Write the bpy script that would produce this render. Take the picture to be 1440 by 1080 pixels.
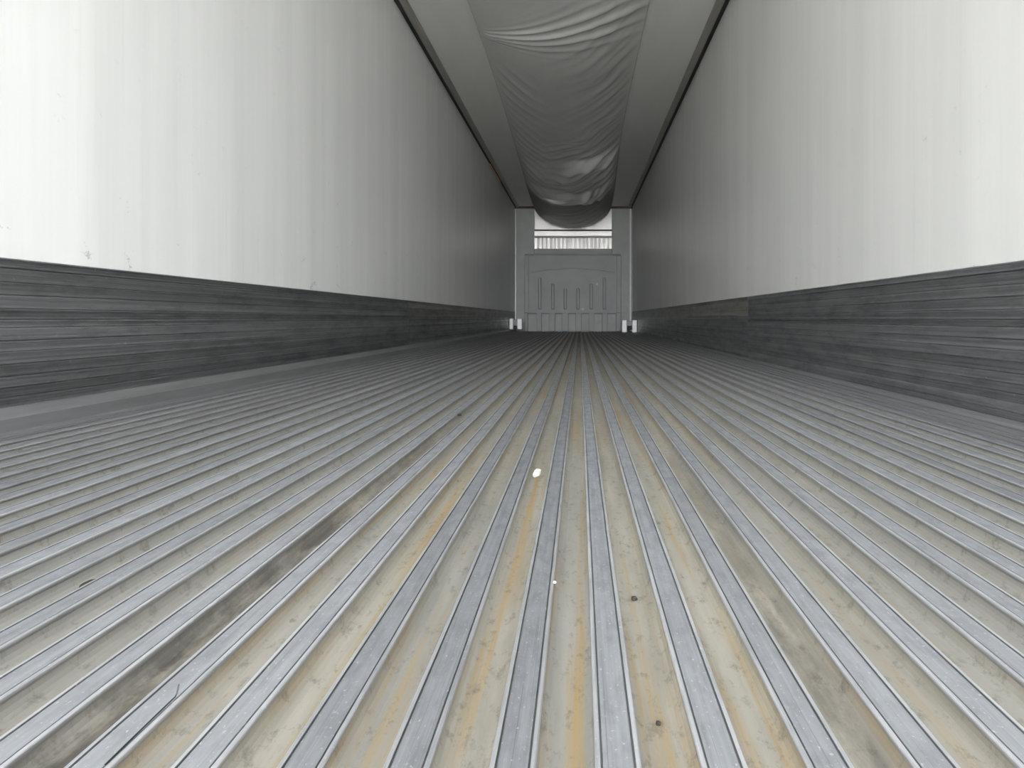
import bpy, bmesh, math, random
from mathutils import Vector, noise

for o in list(bpy.data.objects):
    bpy.data.objects.remove(o, do_unlink=True)
scene = bpy.context.scene
COL = scene.collection
random.seed(7)

# ------------------------------------------------------------------ main sizes (metres)
H = 0.27                 # camera above the tops of the floor ribs
XL, XR = -1.385, 1.115   # inner faces of the side walls
ZC = 2.375 + H           # ceiling
Y0, Y1 = -2.4, 13.56    # open rear end, front bulkhead plane
F = 900.0                # focal length in pixels of the 1440 frame
K = F / 1062.0
PITCH, RIB0 = 0.06397, 0.0233

# ------------------------------------------------------------------ camera
cd = bpy.data.cameras.new('camera')
cam = bpy.data.objects.new('camera', cd)
COL.objects.link(cam)
cam.location = (0, 0, H)
cam.rotation_euler = (math.pi / 2, 0, 0)
cd.sensor_width = 36
cd.lens = F / 1440 * 36
cd.shift_x = -95.5 / 1440
cd.shift_y = -92.0 / 1440
cd.clip_start = 0.02
scene.camera = cam

# ------------------------------------------------------------------ sky and exposure
w = bpy.data.worlds.new('overcast_sky')
scene.world = w
w.use_nodes = True
bg = w.node_tree.nodes['Background']
bg.inputs['Color'].default_value = (0.925, 0.965, 1.0, 1)
bg.inputs['Strength'].default_value = 1.0
pd = bpy.data.lights.new('doorway_portal', 'AREA')   # sampling guide for the sky in the open rear doorway
pd.shape = 'RECTANGLE'
pd.size, pd.size_y = (XR - XL), ZC + 0.02
pd.cycles.is_portal = True
po = bpy.data.objects.new('doorway_portal', pd)
COL.objects.link(po)
po.location = ((XL + XR) / 2, Y0 - 0.01, ZC / 2)
po.rotation_euler = (math.pi / 2, 0, 0)              # emits towards +Y
scene.view_settings.view_transform = 'Standard'
scene.view_settings.look = 'None'
scene.view_settings.gamma = 1
scene.view_settings.use_curve_mapping = False
scene.view_settings.exposure = 4.62
scene.cycles.max_bounces = 16
scene.cycles.diffuse_bounces = 12
scene.cycles.glossy_bounces = 8
scene.cycles.use_denoising = True
scene.cycles.sample_clamp_indirect = 10
scene.cycles.caustics_reflective = True


# ------------------------------------------------------------------ material helpers
class NT:
    def __init__(self, name):
        self.m = bpy.data.materials.new(name)
        self.m.use_nodes = True
        self.t = self.m.node_tree
        self.b = self.t.nodes['Principled BSDF']
        self.pos = self.t.nodes.new('ShaderNodeNewGeometry').outputs['Position']

    def node(self, kind, **kw):
        n = self.t.nodes.new(kind)
        for k, v in kw.items():
            setattr(n, k, v)
        return n

    def link(self, a, b):
        self.t.links.new(a, b)

    def noise(self, scale=(1, 1, 1), detail=4, rough=0.55, off=(0, 0, 0)):
        mp = self.node('ShaderNodeMapping')
        mp.inputs['Scale'].default_value = scale
        mp.inputs['Location'].default_value = off
        self.link(self.pos, mp.inputs['Vector'])
        n = self.node('ShaderNodeTexNoise')
        n.inputs['Scale'].default_value = 1
        n.inputs['Detail'].default_value = detail
        n.inputs['Roughness'].default_value = rough
        self.link(mp.outputs[0], n.inputs['Vector'])
        return n.outputs['Fac']

    def ramp(self, fac, stops):
        r = self.node('ShaderNodeValToRGB')
        while len(r.color_ramp.elements) > len(stops):
            r.color_ramp.elements.remove(r.color_ramp.elements[-1])
        while len(r.color_ramp.elements) < len(stops):
            r.color_ramp.elements.new(1)
        for e, (p, c) in zip(r.color_ramp.elements, stops):
            e.position = p
            if not isinstance(c, tuple):
                c = (c, c, c)
            e.color = (*c, 1)
        self.link(fac, r.inputs['Fac'])
        return r.outputs['Color']

    def mix(self, fac, a, b, mode='MIX'):
        n = self.node('ShaderNodeMix', data_type='RGBA', blend_type=mode)
        for sock, v in ((n.inputs['Factor'], fac), (n.inputs[6], a), (n.inputs[7], b)):
            if isinstance(v, (int, float)):
                sock.default_value = v if sock == n.inputs['Factor'] else (v, v, v, 1)
            elif isinstance(v, tuple):
                sock.default_value = (*v, 1)
            else:
                self.link(v, sock)
        return n.outputs[2]

    def math(self, op, a, b=0.0, clamp=False):
        n = self.node('ShaderNodeMath', operation=op, use_clamp=clamp)
        for i, v in enumerate((a, b)):
            if isinstance(v, (int, float)):
                n.inputs[i].default_value = v
            else:
                self.link(v, n.inputs[i])
        return n.outputs[0]

    def xyz(self):
        s = self.node('ShaderNodeSeparateXYZ')
        self.link(self.pos, s.inputs[0])
        return s.outputs

    def bump(self, h, strength=0.3, dist=0.002):
        n = self.node('ShaderNodeBump')
        n.inputs['Strength'].default_value = strength
        n.inputs['Distance'].default_value = dist
        self.link(h, n.inputs['Height'])
        self.link(n.outputs[0], self.b.inputs['Normal'])

    def out(self, color, rough=0.5, metal=0.0, spec=None):
        for k, v in (('Base Color', color), ('Roughness', rough), ('Metallic', metal)):
            s = self.b.inputs[k]
            if isinstance(v, tuple):
                s.default_value = (*v, 1)
            elif isinstance(v, (int, float)):
                s.default_value = v
            else:
                self.link(v, s)
        if spec is not None:
            self.b.inputs['Specular IOR Level'].default_value = spec
        return self.m


def plain(name, c, rough=0.5, metal=0.0, var=0.08, scale=(6, 6, 6)):
    m = NT(name)
    n = m.noise(scale)
    col = m.mix(m.ramp(n, [(0.3, 0.0), (0.7, 1.0)]), tuple(x * (1 - var) for x in c), tuple(min(1, x * (1 + var)) for x in c))
    return m.out(col, rough, metal)


def mat_wall(name, base, tint, seed):
    m = NT(name)
    st = m.noise((3, 7.0, 0.25), 5, 0.6, (seed, 0, 0))
    col = m.mix(m.ramp(st, [(0.33, 0.0), (0.68, 1.0)]), tuple(x * 0.91 for x in base), base)
    # fine vertical wipe marks
    fine = m.noise((8, 42.0, 0.7), 3, 0.6, (seed, 3, 1))
    col = m.mix(m.math('MULTIPLY', m.ramp(fine, [(0.58, 0.0), (0.74, 1.0)]), 0.16), col, tuple(x * 0.72 for x in base))
    # cloudy stains
    cl = m.noise((1.5, 1.6, 1.3), 4, 0.6, (seed, 9, 4))
    col = m.mix(m.math('MULTIPLY', m.ramp(cl, [(0.55, 0.0), (0.75, 1.0)]), 0.35), col, tint)
    # scuffs low on the wall
    z = m.xyz()[2]
    low = m.ramp(m.math('DIVIDE', z, 2.6), [(0.16, 1.0), (0.42, 0.12)])
    sc = m.noise((9, 11, 16), 6, 0.75, (seed, 2, 7))
    col = m.mix(m.math('MULTIPLY', m.math('MULTIPLY', m.ramp(sc, [(0.635, 0.0), (0.69, 1.0)]), low), 0.55), col, (0.20, 0.20, 0.20))
    rg = m.ramp(m.noise((2, 5, 1), 3), [(0.3, 0.30), (0.7, 0.42)])
    m.bump(st, 0.25, 0.004)
    return m.out(col, rg, 0.0, 0.5)


M = {}
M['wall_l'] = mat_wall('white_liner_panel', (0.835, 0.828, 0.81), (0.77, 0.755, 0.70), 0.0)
M['wall_r'] = mat_wall('white_liner_panel_darker', (0.69, 0.68, 0.655), (0.61, 0.585, 0.515), 31.0)  # right wall: darker base colour than the left
M['ceil'] = plain('ceiling_liner', (0.71, 0.70, 0.665), 0.45, 0, 0.05, (3, 0.8, 3))
M['dark_gap'] = plain('black_sealant', (0.02, 0.02, 0.018), 0.6)
M['trim'] = plain('dull_brown_aluminium', (0.33, 0.315, 0.275), 0.5, 0.3, 0.12, (30, 2, 30))
M['ledge'] = plain('grey_aluminium_edge', (0.185, 0.186, 0.188), 0.45, 0.35, 0.12, (40, 4, 40))


def mat_rib():
    m = NT('scuffed_rib_aluminium')
    n = m.noise((230, 5, 60), 5, 0.65)
    col = m.mix(m.ramp(n, [(0.3, 0.0), (0.7, 1.0)]), (0.20, 0.207, 0.222), (0.295, 0.304, 0.322))
    blot = m.noise((60, 22, 10), 5, 0.65, (3, 8, 0))
    col = m.mix(m.math('MULTIPLY', m.ramp(blot, [(0.47, 0.0), (0.64, 1.0)]), 0.4), col, (0.15, 0.152, 0.16))
    scr = m.noise((900, 3.0, 90), 2, 0.5, (1, 5, 0))
    col = m.mix(m.math('MULTIPLY', m.ramp(scr, [(0.64, 0.0), (0.72, 1.0)]), 0.5), col, (0.10, 0.10, 0.105))
    sp = m.noise((330, 190, 90), 3, 0.6, (7, 1, 0))
    col = m.mix(m.math('MULTIPLY', m.ramp(sp, [(0.62, 0.0), (0.70, 1.0)]), 0.55), col, (0.55, 0.55, 0.56))
    # bright worn beads along both edges, a darker colour in the two grooves
    tc = m.node('ShaderNodeTexCoord')
    sx = m.node('ShaderNodeSeparateXYZ')
    m.link(tc.outputs['Object'], sx.inputs[0])
    ax = m.math('MULTIPLY', m.math('ABSOLUTE', sx.outputs[0]), 60.0)
    wear = m.ramp(m.noise((300, 9, 40), 4, 0.6, (9, 4, 0)), [(0.36, 0.25), (0.58, 1.0)])
    bead = m.ramp(ax, [(0.648, 0.0), (0.656, 1.0), (0.845, 1.0)])
    col = m.mix(m.math('MULTIPLY', m.math('MULTIPLY', bead, wear), 0.8), col, (0.41, 0.41, 0.42))
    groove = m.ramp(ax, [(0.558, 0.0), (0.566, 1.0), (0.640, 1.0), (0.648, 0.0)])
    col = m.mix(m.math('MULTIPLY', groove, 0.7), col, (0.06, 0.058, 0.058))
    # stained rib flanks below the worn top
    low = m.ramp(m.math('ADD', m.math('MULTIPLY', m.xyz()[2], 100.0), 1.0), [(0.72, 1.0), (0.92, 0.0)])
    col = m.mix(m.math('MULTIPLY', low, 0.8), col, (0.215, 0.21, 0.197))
    rnd = m.node('ShaderNodeObjectInfo').outputs['Random']
    col = m.mix(1.0, col, m.ramp(rnd, [(0.0, 0.80), (1.0, 1.0)]), 'MULTIPLY')
    m.bump(n, 0.15, 0.001)
    return m.out(col, m.ramp(blot, [(0.35, 0.36), (0.65, 0.5)]), 0.35)


def mat_trough():
    m = NT('grimy_floor_channel')
    x, y, z = m.xyz()
    n = m.noise((28, 3.0, 28), 6, 0.65)
    col = m.mix(m.ramp(n, [(0.3, 0.0), (0.7, 1.0)]), (0.175, 0.163, 0.138), (0.295, 0.275, 0.232))
    # each channel a little different
    per = m.noise((15.63, 0.55, 0.01), 2, 0.5, (4.3, 2, 0))
    col = m.mix(m.math('MULTIPLY', m.ramp(per, [(0.40, 1.0), (0.6, 0.0)]), 0.5), col, (0.19, 0.188, 0.18))
    out = m.ramp(m.math('ABSOLUTE', m.math('ADD', x, -0.05)), [(0.22, 0.0), (0.62, 1.0)])
    col = m.mix(m.math('MULTIPLY', out, 0.75), col, (0.215, 0.212, 0.203))
    # orange rust lines along the channels of the middle
    mid = m.ramp(m.math('ABSOLUTE', m.math('ADD', x, 0.03)), [(0.15, 1.0), (0.42, 0.1)])
    ru = m.noise((62, 1.3, 3), 5, 0.65, (0.4, 7.2, 0))
    rf = m.math('MULTIPLY', m.math('MULTIPLY', m.ramp(ru, [(0.50, 0.0), (0.68, 1.0)]), mid), 0.9)
    col = m.mix(rf, col, (0.25, 0.168, 0.066))
    # grime spots
    gs = m.noise((95, 50, 20), 6, 0.75, (5, 1, 2))
    col = m.mix(m.math('MULTIPLY', m.ramp(gs, [(0.54, 0.0), (0.70, 1.0)]), 0.75), col, (0.09, 0.08, 0.065))
    # one channel on the left and one on the right filled with dark dirt
    for cx, wd, lim, st in ((-0.327, 0.030, 2.2, 0.9), (0.187, 0.016, 1.6, 0.6)):
        band = m.ramp(m.math('ABSOLUTE', m.math('ADD', x, -cx)), [(wd * 0.55, 1.0), (wd, 0.0)])
        fade = m.ramp(m.math('DIVIDE', y, lim), [(0.35, 1.0), (1.0, 0.0)])
        gn = m.ramp(m.noise((38, 11, 9), 6, 0.7, (cx * 50, 2, 1)), [(0.36, 0.2), (0.56, 1.0)])
        f = m.math('MULTIPLY', m.math('MULTIPLY', m.math('MULTIPLY', band, fade), gn), st)
        col = m.mix(f, col, (0.05, 0.046, 0.041))
    m.bump(gs, 0.5, 0.0015)
    return m.out(col, 0.62, 0.0, 0.35)


def mat_kick(name, a, b, metal):
    m = NT(name)
    n = m.noise((20, 0.7, 130), 6, 0.7)
    col = m.mix(m.ramp(n, [(0.32, 0.0), (0.68, 1.0)]), a, b)
    bl = m.noise((9, 3.5, 16), 6, 0.75, (2, 6, 3))
    col = m.mix(m.math('MULTIPLY', m.ramp(bl, [(0.46, 0.0), (0.70, 1.0)]), 0.55), col, tuple(v * 0.5 for v in a))
    sc = m.noise((30, 5, 190), 5, 0.65, (6, 0, 2))
    patch = m.ramp(m.noise((4, 2.2, 7), 3, 0.5, (1, 3, 8)), [(0.45, 0.0), (0.6, 1.0)])
    col = m.mix(m.math('MULTIPLY', m.math('MULTIPLY', m.ramp(sc, [(0.60, 0.0), (0.70, 1.0)]), patch), 0.8), col, (0.62, 0.62, 0.62))
    sp = m.noise((60, 40, 60), 3, 0.6, (6, 9, 2))
    col = m.mix(m.math('MULTIPLY', m.ramp(sp, [(0.70, 0.0), (0.75, 1.0)]), 0.6), col, (0.7, 0.7, 0.7))
    rnd = m.node('ShaderNodeObjectInfo').outputs['Random']
    col = m.mix(1.0, col, m.ramp(rnd, [(0.0, 0.62), (1.0, 1.0)]), 'MULTIPLY')
    m.bump(bl, 0.3, 0.002)
    return m.out(col, m.ramp(bl, [(0.35, 0.28), (0.65, 0.42)]), metal)


M['rib'] = mat_rib()
M['trough'] = mat_trough()
M['kick'] = mat_kick('scuffed_dark_aluminium', (0.25, 0.252, 0.256), (0.48, 0.483, 0.49), 0.78)
M['kick2'] = mat_kick('dusty_brown_aluminium', (0.21, 0.20, 0.175), (0.29, 0.28, 0.25), 0.3)
M['bulk'] = plain('grey_moulded_plastic', (0.44, 0.445, 0.43), 0.5, 0, 0.06, (3, 3, 3))
M['bulk2'] = plain('grey_side_panel', (0.48, 0.48, 0.46), 0.5, 0, 0.08, (4, 4, 4))
M['white'] = plain('white_plastic', (0.90, 0.90, 0.87), 0.4, 0.15, 0.05)
M['house'] = plain('pale_sheet_metal', (0.95, 0.90, 0.87), 0.36, 0.45, 0.06, (4, 4, 4))
M['slat'] = plain('pale_slat_metal', (0.88, 0.84, 0.81), 0.4, 0.4, 0.08, (30, 4, 2))
M['grille'] = plain('grey_grille_metal', (0.78, 0.75, 0.73), 0.45, 0.3, 0.1, (9, 4, 2))
M['bar'] = plain('dark_steel', (0.06, 0.055, 0.05), 0.5, 0.4)
M['batten'] = plain('pale_batten', (0.62, 0.61, 0.57), 0.35, 0.2)
M['orange'] = plain('orange_brown_plastic', (0.60, 0.30, 0.17), 0.4)
M['ground'] = plain('pale_concrete_yard', (0.42, 0.415, 0.40), 0.9, 0, 0.15, (0.6, 0.6, 0.6))
M['chip_white'] = plain('white_chip', (0.42, 0.41, 0.38), 0.6)
M['chip_dark'] = plain('dark_brown_chip', (0.018, 0.015, 0.010), 0.8)
M['wire'] = plain('black_wire', (0.02, 0.02, 0.025), 0.5)


def mat_chute():
    m = NT('grey_white_vinyl_fabric')
    n = m.noise((2, 1.2, 2), 4)
    col = m.mix(m.ramp(n, [(0.3, 0.0), (0.7, 1.0)]), (0.52, 0.51, 0.49), (0.60, 0.59, 0.565))
    cr = m.noise((7, 3.5, 7), 5, 0.6, (2, 2, 2))
    m.bump(cr, 0.25, 0.01)
    return m.out(col, 0.24, 0.0, 0.8)


M['chute'] = mat_chute()
M['dark_end'] = plain('dark_grey_vinyl', (0.16, 0.162, 0.155), 0.5, 0, 0.1, (3, 3, 3))


# ------------------------------------------------------------------ mesh helpers
def link(name, me, mat=None, parent=None, **props):
    o = bpy.data.objects.new(name, me)
    COL.objects.link(o)
    if mat is not None and me is not None and not me.materials:
        me.materials.append(mat)
    if parent is not None:
        o.parent = parent
    for k, v in props.items():
        o[k] = v
    return o


def empty(name, loc, **props):
    o = bpy.data.objects.new(name, None)
    COL.objects.link(o)
    o.location = loc
    o.empty_display_size = 0.2
    for k, v in props.items():
        o[k] = v
    return o


def put(o, parent):
    """parent in place: the child's mesh is in world coordinates"""
    o.parent = parent
    o.matrix_parent_inverse = parent.matrix_basis.inverted()
    return o


def boxes_mesh(name, boxes, bevel=0.0):
    bm = bmesh.new()
    for (x0, x1, y0, y1, z0, z1) in boxes:
        r = bmesh.ops.create_cube(bm, size=1)
        for v in r['verts']:
            v.co = Vector(((x0 + x1) / 2 + v.co.x * (x1 - x0), (y0 + y1) / 2 + v.co.y * (y1 - y0), (z0 + z1) / 2 + v.co.z * (z1 - z0)))
    if bevel:
        bmesh.ops.bevel(bm, geom=bm.edges[:], offset=bevel, segments=1, affect='EDGES')
    me = bpy.data.meshes.new(name)
    bm.to_mesh(me)
    bm.free()
    return me


def extrude_profile(name, pts, y0, y1, closed=True, smooth=False, nseg=1):
    """pts: (x, z) loop swept along Y"""
    n = len(pts)
    vs, fs = [], []
    for s in range(nseg + 1):
        y = y0 + (y1 - y0) * s / nseg
        vs += [(x, y, z) for x, z in pts]
    for s in range(nseg):
        for i in range(n if closed else n - 1):
            j = (i + 1) % n
            fs.append((s * n + i, s * n + j, (s + 1) * n + j, (s + 1) * n + i))
    if closed:
        fs.append(tuple(range(n - 1, -1, -1)))
        fs.append(tuple(nseg * n + i for i in range(n)))
    me = bpy.data.meshes.new(name)
    me.from_pydata(vs, [], fs)
    bm = bmesh.new()
    bm.from_mesh(me)
    bmesh.ops.recalc_face_normals(bm, faces=bm.faces[:])
    bm.to_mesh(me)
    bm.free()
    if smooth:
        for p in me.polygons:
            p.use_smooth = True
    return me


# ------------------------------------------------------------------ setting: yard, floor
link('ground', boxes_mesh('ground', [(-60, 60, -80, Y0 - 0.05, -1.45, -1.35)]), M['ground'], kind='structure')

RIBS = [RIB0 + PITCH * n for n in range(-20, 15)]
half = [(0.0119, -0.0050), (0.0127, -0.0100), (0.0147, -0.0140), (0.0180, -0.0163), (0.0230, -0.0172)]
prof = [(XL, -0.0172)]
for i, r in enumerate(RIBS):
    prof += [(r - a, b) for a, b in reversed(half)]
    prof += [(r + a, b) for a, b in half]
prof.append((XR, -0.0172))
pts = prof + [(XR, -0.12), (XL, -0.12)]
floor = link('floor', extrude_profile('floor', pts, Y0, Y1 + 0.5), M['trough'], kind='structure')

rh = [(0.0, 0.0), (0.0092, 0.0), (0.0095, -0.0013), (0.0106, -0.0013), (0.0108, 0.0004), (0.0134, 0.0003), (0.0140, -0.0003),
      (0.0140, -0.0024), (0.0120, -0.0034), (0.0120, -0.0125)]
rp = rh + [(-a, b) for a, b in reversed(rh[1:])]
rib_me = extrude_profile('rib', rp, Y0 + 0.005, Y1 - 0.02)
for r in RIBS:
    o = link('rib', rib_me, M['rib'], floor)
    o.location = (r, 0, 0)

# edge plates beside the walls
link('trim_3', extrude_profile('trim_3', [(XL, 0.058), (XL + 0.022, 0.056), (XL + 0.040, 0.040), (XL + 0.045, 0.034), (XL + 0.047, 0.004), (XL + 0.052, -0.006), (XL + 0.060, -0.006), (XL + 0.061, 0.001), (RIBS[0] - 0.040, 0.001), (RIBS[0] - 0.039, -0.004), (RIBS[0] - 0.034, -0.004), (RIBS[0] - 0.033, 0.001), (RIBS[0] - 0.022, 0.001), (RIBS[0] - 0.021, -0.0140), (XL, -0.0165)], Y0, Y1 - 0.01), M['ledge'], kind='structure', label='grey aluminium ledge at the foot of left kick plate')
link('trim_4', extrude_profile('trim_4', [(XR, 0.012), (XR - 0.045, 0.008), (XR - 0.055, 0.003), (XR - 0.056, -0.006), (XR - 0.064, -0.006), (XR - 0.065, 0.001), (XR - 0.100, 0.001), (XR - 0.101, -0.006), (XR - 0.108, -0.006), (XR - 0.109, 0.001), (XR - 0.140, 0.001), (XR - 0.141, -0.006), (XR - 0.148, -0.006), (XR - 0.149, 0.001), (RIBS[-1] + 0.022, 0.001), (RIBS[-1] + 0.021, -0.0140), (XR, -0.0165)], Y0, Y1 - 0.01), M['ledge'], kind='structure', label='flat grey aluminium edge along right kick plate')


# ------------------------------------------------------------------ walls, slightly bowed between the studs
def wall(name, x, sgn, mat):
    pts_y = [Y0 + (Y1 + 0.5 - Y0) * i / 330 for i in range(331)]
    vs, fs = [], []
    rnd = random.Random(name)
    amp = [rnd.uniform(0.4, 1.3) for _ in range(40)]
    for y in pts_y:
        k = y / 0.61
        a = amp[int(k) % 40]
        d = 0.0016 * a * abs(math.sin(math.pi * k)) ** 0.8 - 0.0004
        xx = x + sgn * d
        vs += [(xx, y, 0.0), (xx, y, ZC + 0.05), (x + sgn * 0.07, y, ZC + 0.05), (x + sgn * 0.07, y, 0.0)]
    for i in range(330):
        for a, b in ((0, 1), (1, 2), (2, 3), (3, 0)):
            fs.append((i * 4 + a, i * 4 + b, i * 4 + 4 + b, i * 4 + 4 + a))
    fs += [(0, 1, 2, 3), (1323, 1322, 1321, 1320)]
    me = bpy.data.meshes.new(name)
    me.from_pydata(vs, [], fs)
    bm = bmesh.new()
    bm.from_mesh(me)
    bmesh.ops.recalc_face_normals(bm, faces=bm.faces[:])
    for f in bm.faces:
        f.smooth = abs(f.normal.x) > 0.9
    for e in bm.edges:
        if len(e.link_faces) == 2 and e.calc_face_angle() > 0.5:
            e.smooth = False
    bm.to_mesh(me)
    bm.free()
    return link(name, me, mat, kind='structure')


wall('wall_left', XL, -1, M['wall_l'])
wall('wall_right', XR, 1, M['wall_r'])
link('ceiling', boxes_mesh('ceiling', [(XL, XR, Y0, Y1 + 0.5, ZC, ZC + 0.07)]), M['ceil'], kind='structure')

# corner mouldings under the ceiling, with a black joint against the wall
for k, (x, s) in enumerate(((XL, 1), (XR, -1))):
    t = link('trim_%d' % (k + 1), extrude_profile('corner_trim', [(x + s * 0.036, ZC), (x + s * 0.036, ZC - 0.012), (x + s * 0.048, ZC - 0.022), (x + s * 0.088, ZC - 0.018), (x + s * 0.100, ZC - 0.006), (x + s * 0.100, ZC)], Y0, Y1 - 0.01), M['trim'], kind='structure')
    put(link('joint_strip', extrude_profile('joint_strip', [(x, ZC), (x, ZC - 0.006), (x + s * 0.037, ZC - 0.006), (x + s * 0.037, ZC)], Y0, Y1 - 0.01), M['dark_gap'], label='black sealed joint'), t)

# ------------------------------------------------------------------ kick plates of stacked ribbed strips
zb = [0.416, 0.392, 0.3575, 0.327, 0.294, 0.268, 0.248, 0.217, 0.190, 0.160, 0.130, 0.104, 0.080, 0.056, 0.030, 0.012]
proud = [0.013, 0.010, 0.0115, 0.010, 0.012, 0.0105, 0.0125, 0.010, 0.011, 0.010, 0.0125, 0.0105, 0.009, 0.010, 0.012]
for side, x, s, joint in (('left', XL, 1, 6.08 * K), ('right', XR, -1, 4.98 * K)):
    zlow = 0.056 if side == 'left' else 0.012
    back = link('baseboard_' + side, boxes_mesh('kick_backing', [(min(x, x + s * 0.005), max(x, x + s * 0.005), Y0, Y1 - 0.02, zlow, 0.414)]), M['bar'], kind='structure')
    for i in range(len(zb) - 1):
        t, b = zb[i], zb[i + 1]
        if b < zlow - 1e-4:
            break
        p = proud[i]
        g = 0.0005
        h = t - b
        lip = 0.003 if i in (0, 4, 5, 7, 10) else 0.0008
        pp = [(x + s * 0.005, t - g), (x + s * (p - 0.002), t - g), (x + s * (p + lip), t - g - 0.0018), (x + s * (p + lip), t - g - 0.005), (x + s * p, t - g - 0.007),
              (x + s * (p - 0.0015), b + g + h * 0.25), (x + s * (p - 0.001), b + g + 0.002), (x + s * (p - 0.002), b + g), (x + s * 0.005, b + g)]
        for (ya, yb, mt) in ((Y0 + 0.004, joint - 0.002, M['kick']), (joint + 0.002, Y1 - 0.03, M['kick2'] if i < 4 else M['kick'])):
            put(link('kick_strip', extrude_profile('kick_strip', pp, ya, yb), mt), back)

# ------------------------------------------------------------------ front end, measured in pixels of the far plane
S = Y1 / F


def px(x, y=Y1):
    return (x - 815.5) * y / F


def pz(y, d=Y1):
    return H + (448 - y) * d / F


OX0, OX1 = px(751.5), px(860.5)
OZ0, OZ1 = pz(350.5), ZC - 0.02
front = link('wall_front', boxes_mesh('wall_front', [
    (XL, XR, Y1 + 0.02, Y1 + 0.08, -0.1, OZ0 - 0.02), (XL, OX0 - 0.01, Y1 + 0.02, Y1 + 0.08, OZ0 - 0.02, ZC), (OX1 + 0.01, XR, Y1 + 0.02, Y1 + 0.08, OZ0 - 0.02, ZC),
    (OX0 - 0.01, OX1 + 0.01, Y1 + 0.02, Y1 + 0.08, OZ1, ZC), (XL, XR, Y1 + 0.45, Y1 + 0.50, OZ0 - 0.4, ZC)]), M['bulk2'], kind='structure')
for xa, xb, lab in ((px(726), OX0, 'grey panel left of the air opening'), (OX1, px(886.3), 'grey panel right of the air opening')):
    put(link('side_panel', boxes_mesh('side_panel', [(xa, xb, Y1 - 0.03, Y1 + 0.02, 0.0, pz(293.5))], 0.006), M['bulk2'], label=lab), front)
for xa in (px(725.3), px(886.2)):
    put(link('corner_moulding', boxes_mesh('corner_moulding', [(xa - 0.011, xa + 0.011, Y1 - 0.055, Y1 - 0.02, 0.1, pz(294))], 0.004), M['white'], label='pale vertical edge moulding'), front)
for xa in (px(726), px(886.5)):
    put(link('end_clip', boxes_mesh('end_clip', [(xa - 0.035, xa + 0.035, Y1 - 0.06, Y1 + 0.02, pz(289.5), pz(284.5))], 0.006), M['ledge'], label='small pale clip at the ceiling corner'), front)
put(link('ceiling_shadow', boxes_mesh('ceiling_shadow', [(XL, XR, Y1 - 0.035, Y1 + 0.02, pz(293.3), pz(290.5))]), M['bar'], label='dark strip for the shadow line under the ceiling'), front)  # shadow line below the ceiling, put in as a dark strip

# moulded bulkhead panel with air channels and bottom slots
bulk = empty('bulkhead', ((px(738.6) + px(872.7)) / 2, Y1 - 0.06, 0.0), label='grey moulded bulkhead panel with vertical air channels at the front end', category='bulkhead')
YA = Y1 - 0.17    # face
bx0, bx1 = px(738.6), px(872.7)
zt = pz(359.5)
slots = [(742.8, 755.6), (762, 772.6), (781, 790.5), (799.5, 809.5), (817.5, 828), (835.5, 846.5), (853.5, 866)]
zslot = pz(441)
bxs = [(bx0, bx1, YA, Y1 - 0.03, zslot, zt - 0.001), (OX0, OX1, YA, Y1 - 0.03, zt - 0.001, pz(350.8))]
put(link('panel', boxes_mesh('panel', bxs, 0.012), M['bulk']), bulk)
edges = [bx0] + [px(v) for ab in slots for v in ab] + [bx1]
for i in range(0, len(edges), 2):
    put(link('foot', boxes_mesh('foot', [(edges[i], edges[i + 1], YA, Y1 - 0.03, 0.004, zslot + 0.01)], 0.005), M['bulk']), bulk)
for a, b in slots:
    put(link('slot_back', boxes_mesh('slot_back', [(px(a) - 0.01, px(b) + 0.01, Y1 - 0.040, Y1 - 0.022, 0.004, zslot)]), M['bulk2']), bulk)
# raised border and arched step
for xa, xb in ((px(738.8), px(744.6)), (px(866.4), px(872.5))):
    put(link('border', boxes_mesh('border', [(xa, xb, YA - 0.03, YA + 0.01, zslot + 0.02, pz(361))], 0.008), M['bulk']), bulk)
put(link('cap_rail', boxes_mesh('cap_rail', [(OX0 + 0.01, OX1 - 0.01, YA - 0.02, YA + 0.02, pz(358), pz(351))], 0.008), M['bulk']), bulk)
for a, b in ((739.0, 750.5), (861, 872)):
    put(link('shoulder', boxes_mesh('shoulder', [(px(a), px(b), YA - 0.045, YA + 0.03, pz(360.3), pz(358.3))], 0.004), M['trim'], label='dark notch at the panel shoulder'), bulk)
chan = [(760, 391), (778, 399.5), (795.2, 406), (813, 406), (831.2, 399.5), (849.3, 391)]
for c, t in chan:
    x = px(c)
    zt_, zb_ = pz(t), pz(435.5)
    put(link('channel', boxes_mesh('channel', [(x - 0.034, x + 0.034, YA - 0.07, YA + 0.01, zb_, zt_)], 0.018), M['bulk']), bulk)
arch = [(748, 384), (770, 380), (806, 377.5), (842, 380), (864, 384)]
bm = bmesh.new()
ring = []
for x, y in arch:
    q = (px(x), pz(y))
    ring.append([bm.verts.new((q[0], YA + 0.005, q[1] + 0.02)), bm.verts.new((q[0], YA - 0.012, q[1] + 0.010)), bm.verts.new((q[0], YA - 0.012, q[1] - 0.010)), bm.verts.new((q[0], YA + 0.005, q[1] - 0.02))])
for a, b in zip(ring, ring[1:]):
    for i in range(4):
        bm.faces.new((a[i], a[(i + 1) % 4], b[(i + 1) % 4], b[i]))
bm.faces.new(ring[0]); bm.faces.new(ring[-1][::-1])
bmesh.ops.recalc_face_normals(bm, faces=bm.faces[:])
me = bpy.data.meshes.new('arched_bead'); bm.to_mesh(me); bm.free()
put(link('arched_bead', me, M['bulk']), bulk)
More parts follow.
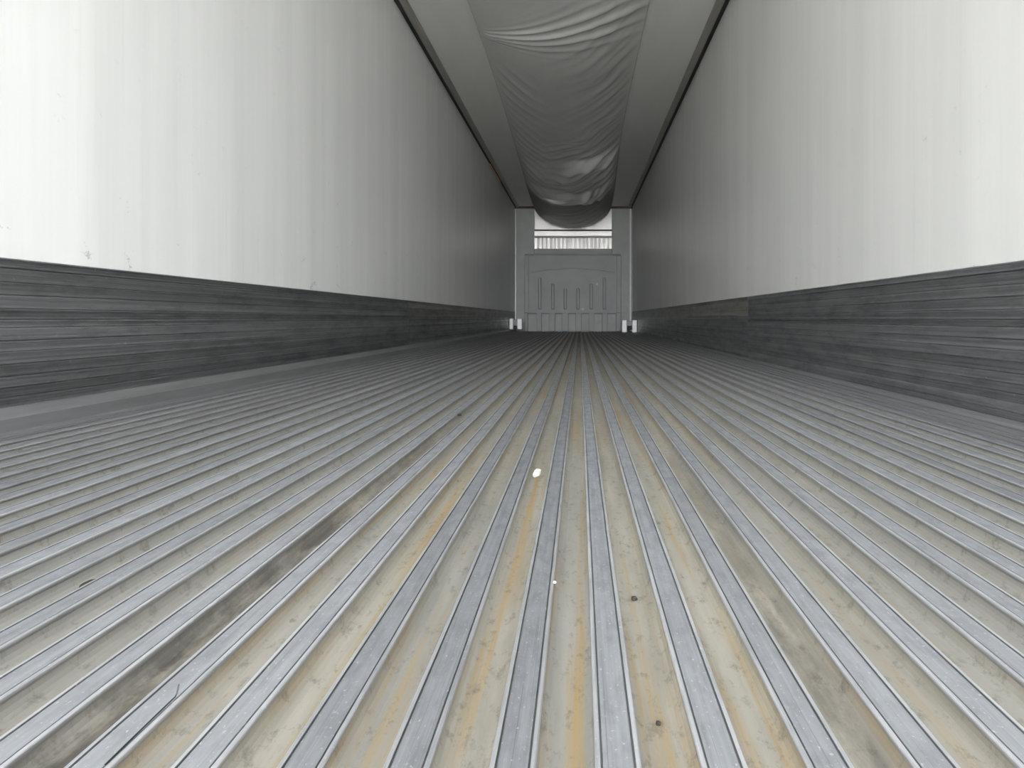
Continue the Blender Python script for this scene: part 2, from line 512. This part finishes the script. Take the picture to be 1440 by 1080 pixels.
for x, y in ((839.3, 400), (819.6, 435.2)):
    bm = bmesh.new()
    bmesh.ops.create_uvsphere(bm, u_segments=10, v_segments=6, radius=0.028)
    for v in bm.verts:
        v.co = Vector((v.co.x + px(x), v.co.y * 0.4 + YA - 0.004, v.co.z + pz(y)))
    me = bpy.data.meshes.new('screw_cap'); bm.to_mesh(me); bm.free()
    put(link('screw_cap', me, M['white'], label='small pale screw cap'), bulk)

# evaporator behind the opening
ev = empty('evaporator_unit', ((OX0 + OX1) / 2, Y1 + 0.3, OZ0), label='pale metal cooling unit behind the opening above the bulkhead', category='cooling unit')
put(link('housing', boxes_mesh('housing', [(OX0 - 0.05, OX1 + 0.05, Y1 + 0.16, Y1 + 0.43, pz(331), ZC - 0.01)], 0.01), M['house'], label='pale sheet metal cover'), ev)
put(link('grille_back', boxes_mesh('grille_back', [(OX0 - 0.05, OX1 + 0.05, Y1 + 0.21, Y1 + 0.43, OZ0 - 0.3, pz(331))]), M['grille']), ev)
put(link('cross_bar', boxes_mesh('cross_bar', [(OX0 - 0.02, OX1 + 0.02, Y1 + 0.085, Y1 + 0.11, pz(323.8), pz(321.8))], 0.004), M['bar'], label='thin dark horizontal bar'), ev)
put(link('shadow_strip', boxes_mesh('shadow_strip', [(OX0 - 0.03, OX1 + 0.03, Y1 + 0.13, Y1 + 0.20, pz(333.3), pz(331.8))], 0.004), M['trim']), ev)  # shadow between cover and grille, painted as a darker strip
ns = 19
rr = random.Random(3)
for i in range(ns):
    x = OX0 + (OX1 - OX0) * (i + 0.5) / ns + rr.uniform(-0.012, 0.012)
    wv = rr.uniform(0.012, 0.034)
    d = rr.uniform(-0.03, 0.03)
    put(link('slat', boxes_mesh('slat', [(x - wv, x + wv, Y1 + 0.15 + d, Y1 + 0.22, OZ0 - 0.25, pz(333.3))], 0.005), M['slat']), ev)

# white bumper blocks standing in the bottom corners, a metre before the bulkhead
for x, s, xo, xm0, xm1, xi, z1, lab in ((XL, 1, 716.0, 721.8, 727.0, 734.3, 447.8, 'white corner bumper block at the foot of the left wall'), (XR, -1, 896.0, 889.0, 881.8, 874.5, 449.8, 'white corner bumper block at the foot of the right wall')):
    yb = F * abs(x + s * 0.016) / abs(xo - 815.5)
    g = empty('corner_bumper', ((px(xo, yb) + px(xi, yb)) / 2, yb, 0.0), label=lab, category='bumper', group='white bumpers in the front corners')
    zt2 = pz(z1, yb)
    for a, b in ((xo, xm0), (xm1, xi)):
        xa, xb = sorted((px(a, yb), px(b, yb)))
        o = boxes_mesh('upright', [(xa, xb, yb, yb + 0.12, 0.002 if abs(xa) < 1.2 and abs(xb) < 1.2 else (0.058 if s > 0 else 0.013), zt2)], 0.012)
        put(link('upright', o, M['white']), g)
    xa, xb = sorted((px(xm0, yb) , px(xm1, yb)))
    put(link('web', boxes_mesh('web', [(xa, xb, yb + 0.03, yb + 0.10, 0.13, zt2 - 0.02)], 0.004), M['ledge'], label='grey recessed web'), g)
    put(link('hole', boxes_mesh('hole', [(xa, xb, yb + 0.05, yb + 0.10, 0.06, 0.13)], 0.004), M['dark_gap'], label='dark hole between the uprights'), g)

# ------------------------------------------------------------------ air chute under the ceiling
YS, YE = 4.0, 15.86      # in units of K metres
NU, NV = 110, 760


def smooth(a, b, v):
    t = max(0.0, min(1.0, (v - a) / (b - a)))      # a > b gives a falling step
    return t * t * (3 - 2 * t)


def exl(y):
    return -0.835 - 0.13 * smooth(6, 16, y)


def exr(y):
    return 0.52 + 0.14 * smooth(8, 16, y)


def sagf(y):
    return 0.03 + 0.10 * smooth(5.2, 7.2, y) + 0.03 * smooth(7, 10.0, y)  + 0.02 * smooth(13, 15.8, y)


def ridge(p, sharp=2.0):
    return (0.5 + 0.5 * math.cos(p)) ** sharp


def chute_z(t, y):
    x = exl(y) + (exr(y) - exl(y)) * t
    slip = 0.55 * (0.75 - t) + 0.25 * noise.noise(Vector((t * 2.0, 0.0, 5.0)))
    wd = 0.75 * smooth(0.62, 0.30, t)
    drop = 0.165 * smooth(10.35, 10.66 + wd, y - slip) + 0.105 * smooth(12.10 - 0.4 * wd, 12.32, y - 0.8 * slip)
    c = 4 * t * (1 - t)
    z = (sagf(y) + drop) * c ** (1.25 - 0.65 * smooth(7, 12.5, y))
    nz = noise.noise(Vector((x * 1.3, y * 0.6, 3.1)))
    nz2 = noise.noise(Vector((x * 2.5 + 7, y * 1.1, 1.7)))
    win = min(1.0, 9 * t * (1 - t))
    # folds sweeping from the right edge back towards the left
    base = y - 1.6 * (1 - t ** 2.4)
    amp = 0.012 + 0.034 * smooth(8.6, 11.0, y) - 0.036 * smooth(12.4, 13.4, y)
    amp *= smooth(0.12, 0.75, t) * (0.45 + 0.9 * max(0, 0.4 + nz2))
    if y < 9.5:
        amp *= 0.35 + 0.65 * smooth(0.55, 0.85, t)
    z += win * amp * (ridge(2 * math.pi * (base + 0.25 * nz) / 0.52, 2.2) + 0.5 * ridge(2 * math.pi * (base - 0.3 * nz2) / 0.29, 2.0))
    # small pleats near the left edge
    b2 = y - 1.1 * t ** 0.7 * 2.0
    z += 0.008 * smooth(0.0, 0.08, t) * smooth(0.45, 0.15, t) * smooth(6.6, 7.4, y) * ridge(2 * math.pi * (b2 + 0.3 * nz) / 0.36, 2.5) * (0.5 + max(0, nz2 + 0.3))
    # swag folds fanning out of a pinched point on the left edge
    py, pt = 6.25, 0.02
    dx, dy = t - pt, (y - py)
    if dx > 0:
        fan = (dy + 0.62 * dx ** 2.0) / (0.10 + 0.55 * dx)
        env = math.exp(-(fan / 0.75) ** 2) * smooth(0.0, 0.05, dx) * (1 - 0.55 * smooth(0.75, 1.0, t))
        z += 0.020 * env * ridge(2 * math.pi * fan / 0.42 + 0.6, 1.8)
    return x, z


vs, fs = [], []
for j in range(NV + 1):
    y = YS + (YE - YS) * j / NV
    for i in range(NU + 1):
        x, z = chute_z(i / NU, y)
        vs.append((x, y * K, ZC - 0.012 - z))
for j in range(NV):
    for i in range(NU):
        a = j * (NU + 1) + i
        fs.append((a, a + 1, a + NU + 2, a + NU + 1))
ch = empty('air_chute', ((OX0 + OX1) / 2, 8.5, ZC), label='grey vinyl air chute sagging in folds below the ceiling', category='air duct')
JC = int((12.9 - YS) / (YE - YS) * NV)      # the front end, given a darker colour, starts here
for nm, ja, jb, mt, lab in (('fabric', 0, JC, M['chute'], None), ('dark_end', JC, NV, M['dark_end'], 'dark grey front end of the chute')):
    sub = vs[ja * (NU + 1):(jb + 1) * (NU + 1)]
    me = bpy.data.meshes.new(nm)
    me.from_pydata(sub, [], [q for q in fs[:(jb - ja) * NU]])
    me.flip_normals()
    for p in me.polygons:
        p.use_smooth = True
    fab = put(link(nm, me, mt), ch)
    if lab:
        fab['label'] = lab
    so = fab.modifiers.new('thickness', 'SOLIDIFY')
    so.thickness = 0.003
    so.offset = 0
for fx, lab in ((exl, 'left edge batten'), (exr, 'right edge batten')):
    bm = bmesh.new()
    rows = []
    for j in range(41):
        y = YS + (YE - YS) * j / 40
        x = fx(y)
        rows.append([bm.verts.new((x + a, y * K, ZC - b)) for a, b in ((-0.010, 0.0), (-0.010, 0.013), (0.010, 0.013), (0.010, 0.0))])
    for a, b in zip(rows, rows[1:]):
        for i in range(4):
            bm.faces.new((a[i], b[i], b[(i + 1) % 4], a[(i + 1) % 4]))
    bm.faces.new(rows[0]); bm.faces.new(rows[-1][::-1])
    bmesh.ops.recalc_face_normals(bm, faces=bm.faces[:])
    m2 = bpy.data.meshes.new('edge_batten'); bm.to_mesh(m2); bm.free()
    put(link('edge_batten', m2, M['ceil']), ch)

# orange clip on the left corner moulding
yc = F * 1.36 / (815.5 - 694)
g = empty('trim_clip', (XL + 0.03, yc, ZC - 0.02), label='small orange brown marker on the left ceiling moulding', category='marker')
put(link('clip_body', boxes_mesh('clip_body', [(XL + 0.004, XL + 0.030, yc - 0.35, yc + 0.85, ZC - 0.045, ZC - 0.024)], 0.006), M['orange']), g)
put(link('clip_lens', boxes_mesh('clip_lens', [(XL + 0.008, XL + 0.027, yc - 0.38, yc - 0.34, ZC - 0.043, ZC - 0.026)], 0.004), M['batten']), g)


# ------------------------------------------------------------------ litter on the floor
def ground_pt(xp, yp, z=0.0):
    y = F * (H - z) / (yp - 448)
    return Vector(((xp - 815.5) * y / F, y, z))


def chip(name, xp, yp, z, size, mat, label, cat, seed):
    rnd = random.Random(seed)
    p = ground_pt(xp, yp, z)
    if z < -0.01:                       # lies on the bottom of the nearest channel
        p.x = RIB0 + PITCH * (math.floor((p.x - RIB0) / PITCH) + 0.5)
    bm = bmesh.new()
    bmesh.ops.create_icosphere(bm, subdivisions=2, radius=1)
    for v in bm.verts:
        k = 1 + 0.45 * noise.noise(v.co * 1.7 + Vector((seed, 0, 0)))
        v.co = Vector((v.co.x * size[0] * k, v.co.y * size[1] * k, v.co.z * size[2] * k))
    zmin = min(v.co.z for v in bm.verts)
    for v in bm.verts:
        v.co.z -= zmin
    me = bpy.data.meshes.new(name); bm.to_mesh(me); bm.free()
    o = link(name, me, mat, label=label, category=cat)
    o.location = p
    o.rotation_euler[2] = rnd.uniform(-0.6, 0.6)
    return o


chip('paper_scrap', 755, 671, 0.0003, (0.0050, 0.012, 0.0065), M['chip_white'], 'white crumpled scrap lying beyond the middle of the ribbed floor', 'scrap', 1)
chip('glint_fleck', 780, 821, 0.0003, (0.0016, 0.0024, 0.0016), M['chip_white'], 'tiny white fleck for a glint on the edge of a near floor rib', 'crumb', 2)  # glint on the rib edge, put in as a white fleck
chip('dirt_crumb', 893, 844, -0.0172, (0.0035, 0.0032, 0.002), M['chip_dark'], 'small dark brown crumb in a beige channel right of centre', 'crumb', 3)
chip('dirt_clod', 143, 829, -0.0172, (0.006, 0.011, 0.004), M['chip_dark'], 'black dirt clod in a floor channel near the left edge', 'dirt', 4)
chip('dirt_crumb', 913, 1020, -0.0172, (0.0018, 0.0018, 0.0015), M['chip_dark'], 'tiny dark speck in the nearest channel right of centre', 'crumb', 5)
chip('dirt_crumb', 646, 585, 0.0003, (0.006, 0.014, 0.003), M['chip_dark'], 'dark smudge of dirt far out on the left ribs', 'crumb', 6)

# bent black wire resting on a rib near the lower left corner
cu = bpy.data.curves.new('wire', 'CURVE')
cu.dimensions = '3D'
cu.bevel_depth = 0.0005
cu.bevel_resolution = 2
wp = [ground_pt(148, 1075, 0.0012), ground_pt(190, 1034, 0.0012), ground_pt(222, 1003, 0.0012), ground_pt(246, 980, 0.0012)]
wp += [wp[-1] + Vector((0.0008, 0.001, 0.002)), wp[-1] + Vector((0.0006, 0.0035, 0.007))]
sp = cu.splines.new('POLY')
sp.points.add(len(wp) - 1)
for q, v in zip(sp.points, wp):
    q.co = (*v, 1)
ctmp = bpy.data.objects.new('tmp', cu)
COL.objects.link(ctmp)
bpy.context.view_layer.update()
wm = bpy.data.meshes.new_from_object(ctmp)
bpy.data.objects.remove(ctmp)
wm.materials.clear()
link('bent_wire', wm, M['wire'], label='thin black wire with upturned end on a rib at lower left', category='wire')
